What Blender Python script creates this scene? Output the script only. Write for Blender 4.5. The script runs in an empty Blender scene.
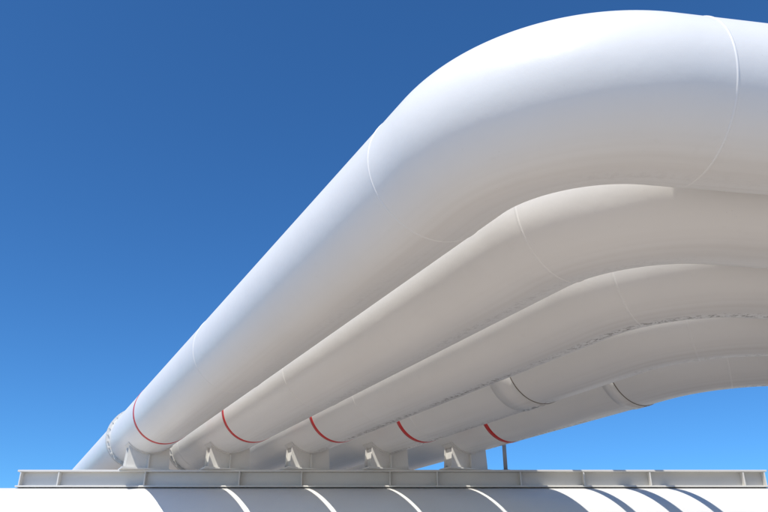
import bpy, bmesh, math, random
from mathutils import Vector, Matrix
random.seed(4)
sc=bpy.context.scene
sc.view_settings.view_transform='Standard'; sc.view_settings.look='None'
sc.view_settings.exposure=0; sc.view_settings.gamma=1
CZ=1.6
TH=math.atan(339/730)
# ---------------- camera
cd=bpy.data.cameras.new("camera"); cam=bpy.data.objects.new("camera",cd)
sc.collection.objects.link(cam); sc.camera=cam
cd.sensor_width=36; cd.lens=36*730/768; cd.clip_end=8000
cam.location=(0,0,CZ); cam.rotation_euler=(math.pi/2+TH,0,0)
# ---------------- light
SUN=Vector((-.309,-.53,1.0)).normalized()
el=math.asin(SUN.z); az=math.atan2(SUN.x,SUN.y)
w=bpy.data.worlds.new("World"); sc.world=w; w.use_nodes=True
nt=w.node_tree; nt.nodes.clear()
sky=nt.nodes.new("ShaderNodeTexSky"); sky.sky_type='NISHITA'; sky.sun_disc=False
sky.sun_elevation=el; sky.sun_rotation=az%(2*math.pi)
sky.air_density=0.9; sky.dust_density=0.0; sky.ozone_density=2.0; sky.altitude=800
mx=nt.nodes.new("ShaderNodeMix"); mx.data_type='RGBA'; mx.blend_type='MULTIPLY'; mx.inputs[0].default_value=1
mx.inputs[7].default_value=(.42,.92,1.36,1)
bg=nt.nodes.new("ShaderNodeBackground"); bg.inputs[1].default_value=0.115
wo=nt.nodes.new("ShaderNodeOutputWorld")
nt.links.new(sky.outputs[0],mx.inputs[6]); nt.links.new(mx.outputs[2],bg.inputs[0]); nt.links.new(bg.outputs[0],wo.inputs[0])
sl=bpy.data.lights.new("sun","SUN"); sl.energy=4.8; sl.angle=math.radians(.5); sl.color=(1,.95,.85)
so=bpy.data.objects.new("sun",sl); sc.collection.objects.link(so)
so.rotation_euler=SUN.to_track_quat('Z','Y').to_euler()

# ---------------- materials
def newmat(name):
    m=bpy.data.materials.new(name); m.use_nodes=True
    return m, m.node_tree, m.node_tree.nodes['Principled BSDF']
def noise(nt,vec,scale,detail=4,rough=.5):
    n=nt.nodes.new("ShaderNodeTexNoise"); n.inputs['Scale'].default_value=scale
    n.inputs['Detail'].default_value=detail; n.inputs['Roughness'].default_value=rough
    nt.links.new(vec,n.inputs['Vector']); return n.outputs['Fac']
def ramp(nt,fac,stops):
    r=nt.nodes.new("ShaderNodeValToRGB"); e=r.color_ramp.elements
    while len(e)<len(stops): e.new(.5)
    for i,(p,c) in enumerate(stops):
        e[i].position=p; e[i].color=(c,c,c,1) if not isinstance(c,tuple) else c+(1,)
    nt.links.new(fac,r.inputs[0]); return r.outputs[0]
def math_(nt,op,a,b=None,clamp=False):
    n=nt.nodes.new("ShaderNodeMath"); n.operation=op; n.use_clamp=clamp
    for i,x in enumerate((a,b)):
        if x is None: continue
        if isinstance(x,(int,float)): n.inputs[i].default_value=x
        else: nt.links.new(x,n.inputs[i])
    return n.outputs[0]
def mix(nt,f,a,b):
    n=nt.nodes.new("ShaderNodeMix"); n.data_type='RGBA'
    for s,x in ((n.inputs[0],f),(n.inputs[6],a),(n.inputs[7],b)):
        if isinstance(x,(int,float)): s.default_value=x
        elif isinstance(x,tuple): s.default_value=x+(1,)
        else: nt.links.new(x,s)
    return n.outputs[2]
def paint(name,base=(.82,.81,.79),dirt=(.50,.46,.40),amount=.35,spots=0.0,rough=.36,spotang=.732,spec=.4,streak=.35):
    m,nt,b=newmat(name)
    tc=nt.nodes.new("ShaderNodeTexCoord"); obj=tc.outputs['Object']
    n1=noise(nt,obj,.7,5,.6); n2=noise(nt,obj,9,6,.65)
    f=math_(nt,'MULTIPLY',ramp(nt,n1,[(.42,0),(.75,1)]),amount)
    col=mix(nt,f,base,tuple(x*.9 for x in base))
    f2=math_(nt,'MULTIPLY',ramp(nt,n2,[(.60,0),(.80,1)]),amount*.25)
    col=mix(nt,f2,col,dirt)
    n3=noise(nt,obj,42,3,.6)
    f3=math_(nt,'MULTIPLY',ramp(nt,n3,[(.735,0),(.76,1)]),.45)
    col=mix(nt,f3,col,dirt)
    if spots>0:
        sep=nt.nodes.new("ShaderNodeSeparateXYZ"); nt.links.new(tc.outputs['UV'],sep.inputs[0])
        mp=nt.nodes.new("ShaderNodeMapping"); mp.inputs['Scale'].default_value=(45,.20,1); nt.links.new(tc.outputs['UV'],mp.inputs[0])
        st=noise(nt,mp.outputs[0],1.0,3,.5)
        um=ramp(nt,sep.outputs[0],[(.62,0),(.70,1),(.78,.8),(.88,0)])
        fs=math_(nt,'MULTIPLY',math_(nt,'MULTIPLY',ramp(nt,st,[(.44,0),(.75,1)]),um),streak)
        col=mix(nt,fs,col,(.58,.54,.49))
        wob=math_(nt,'MULTIPLY',math_(nt,'SUBTRACT',noise(nt,obj,2.5,3,.6),.5),.02)
        d=math_(nt,'ABSOLUTE',math_(nt,'SUBTRACT',math_(nt,'ADD',sep.outputs[0],wob),spotang))
        band=ramp(nt,d,[(0.0,1),(.010,.8),(.028,0)])
        n4=noise(nt,obj,15,6,.75); n5=noise(nt,obj,.6,2,.5)
        g=math_(nt,'MULTIPLY',ramp(nt,n4,[(.50,0),(.56,1)]),ramp(nt,n5,[(.40,0),(.54,1)]))
        g=math_(nt,'MULTIPLY',math_(nt,'MULTIPLY',g,band),spots)
        col=mix(nt,g,col,(.11,.075,.05))
    nt.links.new(col,b.inputs['Base Color'])
    b.inputs['Roughness'].default_value=rough
    b.inputs['Specular IOR Level'].default_value=spec
    bp=nt.nodes.new("ShaderNodeBump"); bp.inputs['Strength'].default_value=.3; bp.inputs['Distance'].default_value=.01
    h=math_(nt,'ADD',math_(nt,'MULTIPLY',noise(nt,obj,3,3,.5),1.6),math_(nt,'MULTIPLY',noise(nt,obj,70,3,.6),.12))
    nt.links.new(h,bp.inputs['Height']); nt.links.new(bp.outputs[0],b.inputs['Normal'])
    return m
M_pipe=[paint("pipe_white_paint_%d"%i,spots=s,streak=k) for i,(s,k) in enumerate(((.06,.25),(.2,.3),(.85,.4),(.95,.45),(.8,.45)))]
M_big=paint("header_white_paint",base=(.74,.73,.71),amount=.6)
M_steel=paint("beam_paint",base=(.68,.66,.62),amount=.9,rough=.5)
M_sadd=paint("support_paint",base=(.72,.71,.68),amount=.8,rough=.5)
M_seam=paint("weld_bead_paint",base=(.84,.83,.81),amount=.05)
M_red=paint("red_band_paint",base=(.62,.025,.025),dirt=(.40,.12,.10),amount=.3)
M_dark=paint("joint_gasket",base=(.22,.19,.16),dirt=(.10,.08,.06),amount=.8,rough=.7)
M_galv=paint("galvanised_steel",base=(.35,.36,.37),dirt=(.2,.18,.16),amount=.4,rough=.45)
M_conc=paint("concrete",base=(.42,.40,.37),dirt=(.3,.28,.25),amount=.8,rough=.85)

# ---------------- helpers
def obj_from_bm(bm,name,mat,parent=None):
    me=bpy.data.meshes.new(name); bm.to_mesh(me); bm.free()
    o=bpy.data.objects.new(name,me); sc.collection.objects.link(o)
    if mat: me.materials.append(mat)
    if parent: o.parent=parent
    return o
def box(bm,x0,x1,y0,y1,z0,z1,M=None):
    vs=[Vector((x,y,z)) for x in (x0,x1) for y in (y0,y1) for z in (z0,z1)]
    if M: vs=[M@v for v in vs]
    v=[bm.verts.new(p) for p in vs]
    for f in ((0,1,3,2),(4,6,7,5),(0,4,5,1),(2,3,7,6),(0,2,6,4),(1,5,7,3)):
        bm.faces.new([v[i] for i in f])
def finish(bm):
    bmesh.ops.recalc_face_normals(bm,faces=bm.faces)
def bevel(o,wd=.006,seg=2):
    m=o.modifiers.new("bevel","BEVEL"); m.width=wd; m.segments=seg; m.limit_method='ANGLE'
def sweep(bm,frames,seg=96,cap=False,smooth=True):
    uvl=bm.loops.layers.uv.verify()
    rings=[]
    for p,t,r,s in frames:
        t=t.normalized(); ref=Vector((0,0,1)) if abs(t.z)<.9 else Vector((0,1,0))
        side=t.cross(ref).normalized(); up=side.cross(t)
        rings.append([bm.verts.new(p+side*(r*math.cos(2*math.pi*k/seg))+up*(r*math.sin(2*math.pi*k/seg))) for k in range(seg)])
    for i in range(len(rings)-1):
        for k in range(seg):
            k2=(k+1)%seg
            f=bm.faces.new((rings[i][k],rings[i+1][k],rings[i+1][k2],rings[i][k2]))
            f.smooth=smooth
            us=(k/seg,k/seg,(k+1)/seg,(k+1)/seg); ss=(frames[i][3],frames[i+1][3],frames[i+1][3],frames[i][3])
            for l,u,s in zip(f.loops,us,ss): l[uvl].uv=(u,s)
    if cap:
        bm.faces.new(rings[0]); bm.faces.new(rings[-1][::-1])

BETA=math.atan(424/math.hypot(730,339))
P=Vector((-math.sin(BETA),math.cos(BETA),0)); R=Vector((math.cos(BETA),math.sin(BETA),0))
GAM=math.atan(.154)
AX=3.2; RAD=.601
A=[2.822,4.27,5.71,7.13,8.55]
CI=[3.96,5.2,6.43,7.66,8.89]
TC=[(c-.3302*a)/.9564 for c,a in zip(CI,A)]
YB=15.2
class Path:
    def __init__(s,a,tc,Rb,gam=GAM,z=AX+CZ,rad=RAD):
        s.h0=math.atan2(-P.y,-P.x); s.turn=gam-s.h0; s.Rb=Rb; s.rad=rad
        s.T=Rb*math.tan(s.turn/2); s.ts=tc+s.T; s.L=Rb*s.turn
        s.a=a; s.z=z; s.start=P*s.ts+R*a+Vector((0,0,z))
        n=Vector((-math.sin(s.h0),math.cos(s.h0),0)); s.c=s.start+n*Rb
    def at(s,q):
        if q<=0: return s.start-P*q, -P
        h=s.h0+min(q,s.L)/s.Rb
        p=s.c+Vector((math.sin(h),-math.cos(h),0))*s.Rb
        d=Vector((math.cos(h),math.sin(h),0))
        if q>s.L: p=p+d*(q-s.L)
        return p,d
    def q(s,t): return s.ts-t
    def frames(s,tmax=70,right=31):
        fr=[]; qs=[]; q=-(tmax-s.ts)
        while q<-.01: qs.append(q); q+=1.0
        qs+=[s.L*k/48 for k in range(49)]+[s.L+k for k in range(1,right)]
        for q in qs:
            p,d=s.at(q); fr.append((p,d,s.rad,q))
        return fr
def ring(bm,path,q,width,r,n=3):
    fr=[]
    p,d=path.at(q-width/2); fr.append((p,d,path.rad-.004,0))
    for i in range(n):
        qq=q-width/2+width*i/(n-1); p,d=path.at(qq); fr.append((p,d,r,i))
    p,d=path.at(q+width/2); fr.append((p,d,path.rad-.004,n))
    sweep(bm,fr,seg=128,smooth=(r-path.rad)<.03)
def bead(bm,path,q,rb=.0095):
    fr=[]
    for i in range(7):
        an=math.pi*i/6; qq=q-rb*math.cos(an)*1.1; p,d=path.at(qq)
        fr.append((p,d,path.rad-.003+rb*math.sin(an)*.8,i))
    sweep(bm,fr,seg=160)
Rbs=[1.28,1.35,1.4,1.5,1.6]
seam_t=[[4.5,10.0],[4.65,10.3,17],[5.2,10.9,17],[5.75,11.5],[6.45,11.3]]
sleeves=[[],[],[],[(8.75,.5)],[(8.0,.22)]]
for i in range(5):
    pa=Path(A[i],TC[i],Rbs[i])
    bm=bmesh.new(); sweep(bm,pa.frames(),seg=160,cap=True); finish(bm)
    o=obj_from_bm(bm,"gas_pipeline",M_pipe[i])
    bm=bmesh.new()
    for t in seam_t[i]: bead(bm,pa,pa.q(t))
    bead(bm,pa,pa.L+(.25 if i==0 else .5)); bead(bm,pa,pa.L+6)
    obj_from_bm(bm,"weld_seams",M_seam,o)
    bm=bmesh.new()
    tr=((14.05 if i==0 else 13.9)-.4664*A[i])/.8846
    ring(bm,pa,pa.q(tr),.11,RAD+.003); obj_from_bm(bm,"red_band",M_red,o)
    for (t,wd) in sleeves[i]:
        bm=bmesh.new(); ring(bm,pa,pa.q(t),wd,RAD+.014); obj_from_bm(bm,"joint_sleeve",M_pipe[i],o)
        bm=bmesh.new(); ring(bm,pa,pa.q(t)+wd/2+.007,.014,RAD+.006); obj_from_bm(bm,"joint_gasket",M_dark,o)
    # flanged joint beyond the beam with bolts
    tf=17.3+(.0 if i==0 else .4)
    bm=bmesh.new()
    ring(bm,pa,pa.q(tf),.06,RAD+.06); ring(bm,pa,pa.q(tf)+.085,.06,RAD+.06)
    for k in range(28):
        an=2*math.pi*k/28
        off=R*math.cos(an)*(RAD+.035)+Vector((0,0,math.sin(an)*(RAD+.035)))
        p0,_=pa.at(pa.q(tf)-.06); p1,_=pa.at(pa.q(tf)+.145)
        sweep(bm,[(p0+off,-P,.015,0),(p1+off,-P,.015,1)],seg=6,cap=True,smooth=False)
    finish(bm); obj_from_bm(bm,"bolted_flange",M_sadd,o)

# ---------------- header pipe
RH=.9; HZ=CZ+1.044; HY=15.3
bm=bmesh.new()
fr=[(Vector((x,HY,HZ)),Vector((1,0,0)),RH,x) for x in [-40+k*2 for k in range(41)]]
sweep(bm,fr,seg=200,cap=True); finish(bm)
hp=obj_from_bm(bm,"header_pipe",M_big)
bm=bmesh.new()
for x in (-30,-18,18,30):
    box(bm,x-.25,x+.25,HY-.8,HY+.8,-.2,HZ-.62)
finish(bm); c=obj_from_bm(bm,"concrete_plinths",M_conc,hp); bevel(c,.02)

# ---------------- beam
ZT=CZ+.1493*YB; ZB=CZ+.1276*YB
X0,X1=-7.32,7.65
bm=bmesh.new()
box(bm,X0,X1,YB-.16,YB+.16,ZT-.035,ZT)
box(bm,X0,X1,YB-.16,YB+.16,ZB,ZB+.03)
box(bm,X0+.004,X1-.004,YB-.02,YB+.02,ZB+.03,ZT-.035)
for px in (22,60,146,240,302,390,437,520,583,649,742,763):
    x=(px-384)/49.9
    box(bm,x-.012,x+.012,YB-.152,YB-.02,ZB+.03,ZT-.035)
    box(bm,x-.012,x+.012,YB+.02,YB+.152,ZB+.03,ZT-.035)
finish(bm); beam=obj_from_bm(bm,"steel_beam",M_steel); bevel(beam,.004)

# ---------------- saddles
for i in range(5):
    t=(YB-R.y*A[i])/P.y
    c=P*t+R*A[i]
    Mx=Matrix((( R.x,P.x,0,c.x),(R.y,P.y,0,c.y),(0,0,1,ZT),(0,0,0,1)))
    H=AX+CZ-ZT
    bm=bmesh.new()
    box(bm,-.5,.5,-.22,.22,.002,.03,Mx)
    def web(y0,y1,wd):
        top=[]
        for k in range(17):
            x=-wd+2*wd*k/16; top.append((x,H-math.sqrt((RAD+.012)**2-x*x)))
        pts=[(-wd-.03,.03)]+top+[(wd+.03,.03)]
        lo=[bm.verts.new(Mx@Vector((x,y0,z))) for x,z in pts]; hi=[bm.verts.new(Mx@Vector((x,y1,z))) for x,z in pts]
        bm.faces.new(lo); bm.faces.new(hi[::-1])
        for k in range(len(pts)):
            k2=(k+1)%len(pts); bm.faces.new((lo[k],hi[k],hi[k2],lo[k2]))
    web(-.15,-.13,.40); web(.13,.15,.40)
    for x in (-.36,0,.36):
        zt=H-math.sqrt((RAD+.02)**2-x*x)-.012
        box(bm,x-.012,x+.012,-.129,.129,.03,zt,Mx)
    box(bm,-.012,.012,-.215,-.151,.03,H-RAD-.03,Mx)
    n=24; rr=[]
    for k in range(n+1):
        an=-math.pi/2+(-.80+1.60*k/n)
        rr.append([Mx@Vector((r*math.cos(an),y,H+r*math.sin(an))) for r in (RAD+.001,RAD+.018) for y in (-.2,.2)])
    vv=[[bm.verts.new(p) for p in q] for q in rr]
    for k in range(n):
        a,b=vv[k],vv[k+1]
        bm.faces.new((a[0],b[0],b[1],a[1])); bm.faces.new((a[2],a[3],b[3],b[2]))
        bm.faces.new((a[0],a[2],b[2],b[0])); bm.faces.new((a[1],b[1],b[3],a[3]))
    bm.faces.new((vv[0][0],vv[0][1],vv[0][3],vv[0][2])); bm.faces.new((vv[-1][0],vv[-1][2],vv[-1][3],vv[-1][1]))
    finish(bm); s=obj_from_bm(bm,"pipe_support",M_sadd)
    bm=bmesh.new()
    for bx in (-.455,.455):
        p=Mx@Vector((bx,0,.03)); sweep(bm,[(p,Vector((0,0,1)),.022,0),(p+Vector((0,0,.035)),Vector((0,0,1)),.022,1)],seg=6,cap=True,smooth=False)
    finish(bm); obj_from_bm(bm,"anchor_bolts",M_galv,s)

# ---------------- small-bore service lines beyond the last pipeline, on one post and sloping arm
small=[(9.85,3.36,.07),(10.5,3.55,.10),(11.1,3.75,.07)]
for k,(a,z,r) in enumerate(small):
    pa=Path(a,7.2+k*.35,.5,z=z+CZ,rad=r)
    bm=bmesh.new(); sweep(bm,pa.frames(60,26),seg=32,cap=True); finish(bm)
    obj_from_bm(bm,"service_pipe",M_galv)
bm=bmesh.new()
px,py=2.46,YB
tt=P.x*px+P.y*py; la=R.x*px+R.y*py
sweep(bm,[(Vector((px,py,ZT+.012)),Vector((0,0,1)),.04,0),(Vector((px,py,CZ+3.05)),Vector((0,0,1)),.04,1)],seg=24,cap=True)
sweep(bm,[(Vector((px,py,ZT+.001)),Vector((0,0,1)),.11,0),(Vector((px,py,ZT+.014)),Vector((0,0,1)),.11,1)],seg=24,cap=True)
def q3(a,z): return P*tt+R*a+Vector((0,0,z+CZ))
e0=q3(la-.05,3.02); e1=q3(11.3,3.70)
sweep(bm,[(e0,e1-e0,.04,0),(e1,e1-e0,.04,1)],seg=20,cap=True)
finish(bm); obj_from_bm(bm,"service_pipe_post",M_galv)

# ---------------- ground
m,nt,b=newmat("ground_sand")
tc=nt.nodes.new("ShaderNodeTexCoord")
n1=noise(nt,tc.outputs['Object'],.15,6,.6); n2=noise(nt,tc.outputs['Object'],6,6,.7)
col=mix(nt,n1,(.38,.335,.285),(.46,.405,.345)); col=mix(nt,math_(nt,'MULTIPLY',n2,.4),col,(.34,.30,.26))
nt.links.new(col,b.inputs['Base Color']); b.inputs['Roughness'].default_value=.95
bp=nt.nodes.new("ShaderNodeBump"); bp.inputs['Strength'].default_value=.4; nt.links.new(n2,bp.inputs['Height']); nt.links.new(bp.outputs[0],b.inputs['Normal'])
bm=bmesh.new(); v=[bm.verts.new(p) for p in ((-3000,-3000,0),(3000,-3000,0),(3000,3000,0),(-3000,3000,0))]; bm.faces.new(v)
obj_from_bm(bm,"ground",m)
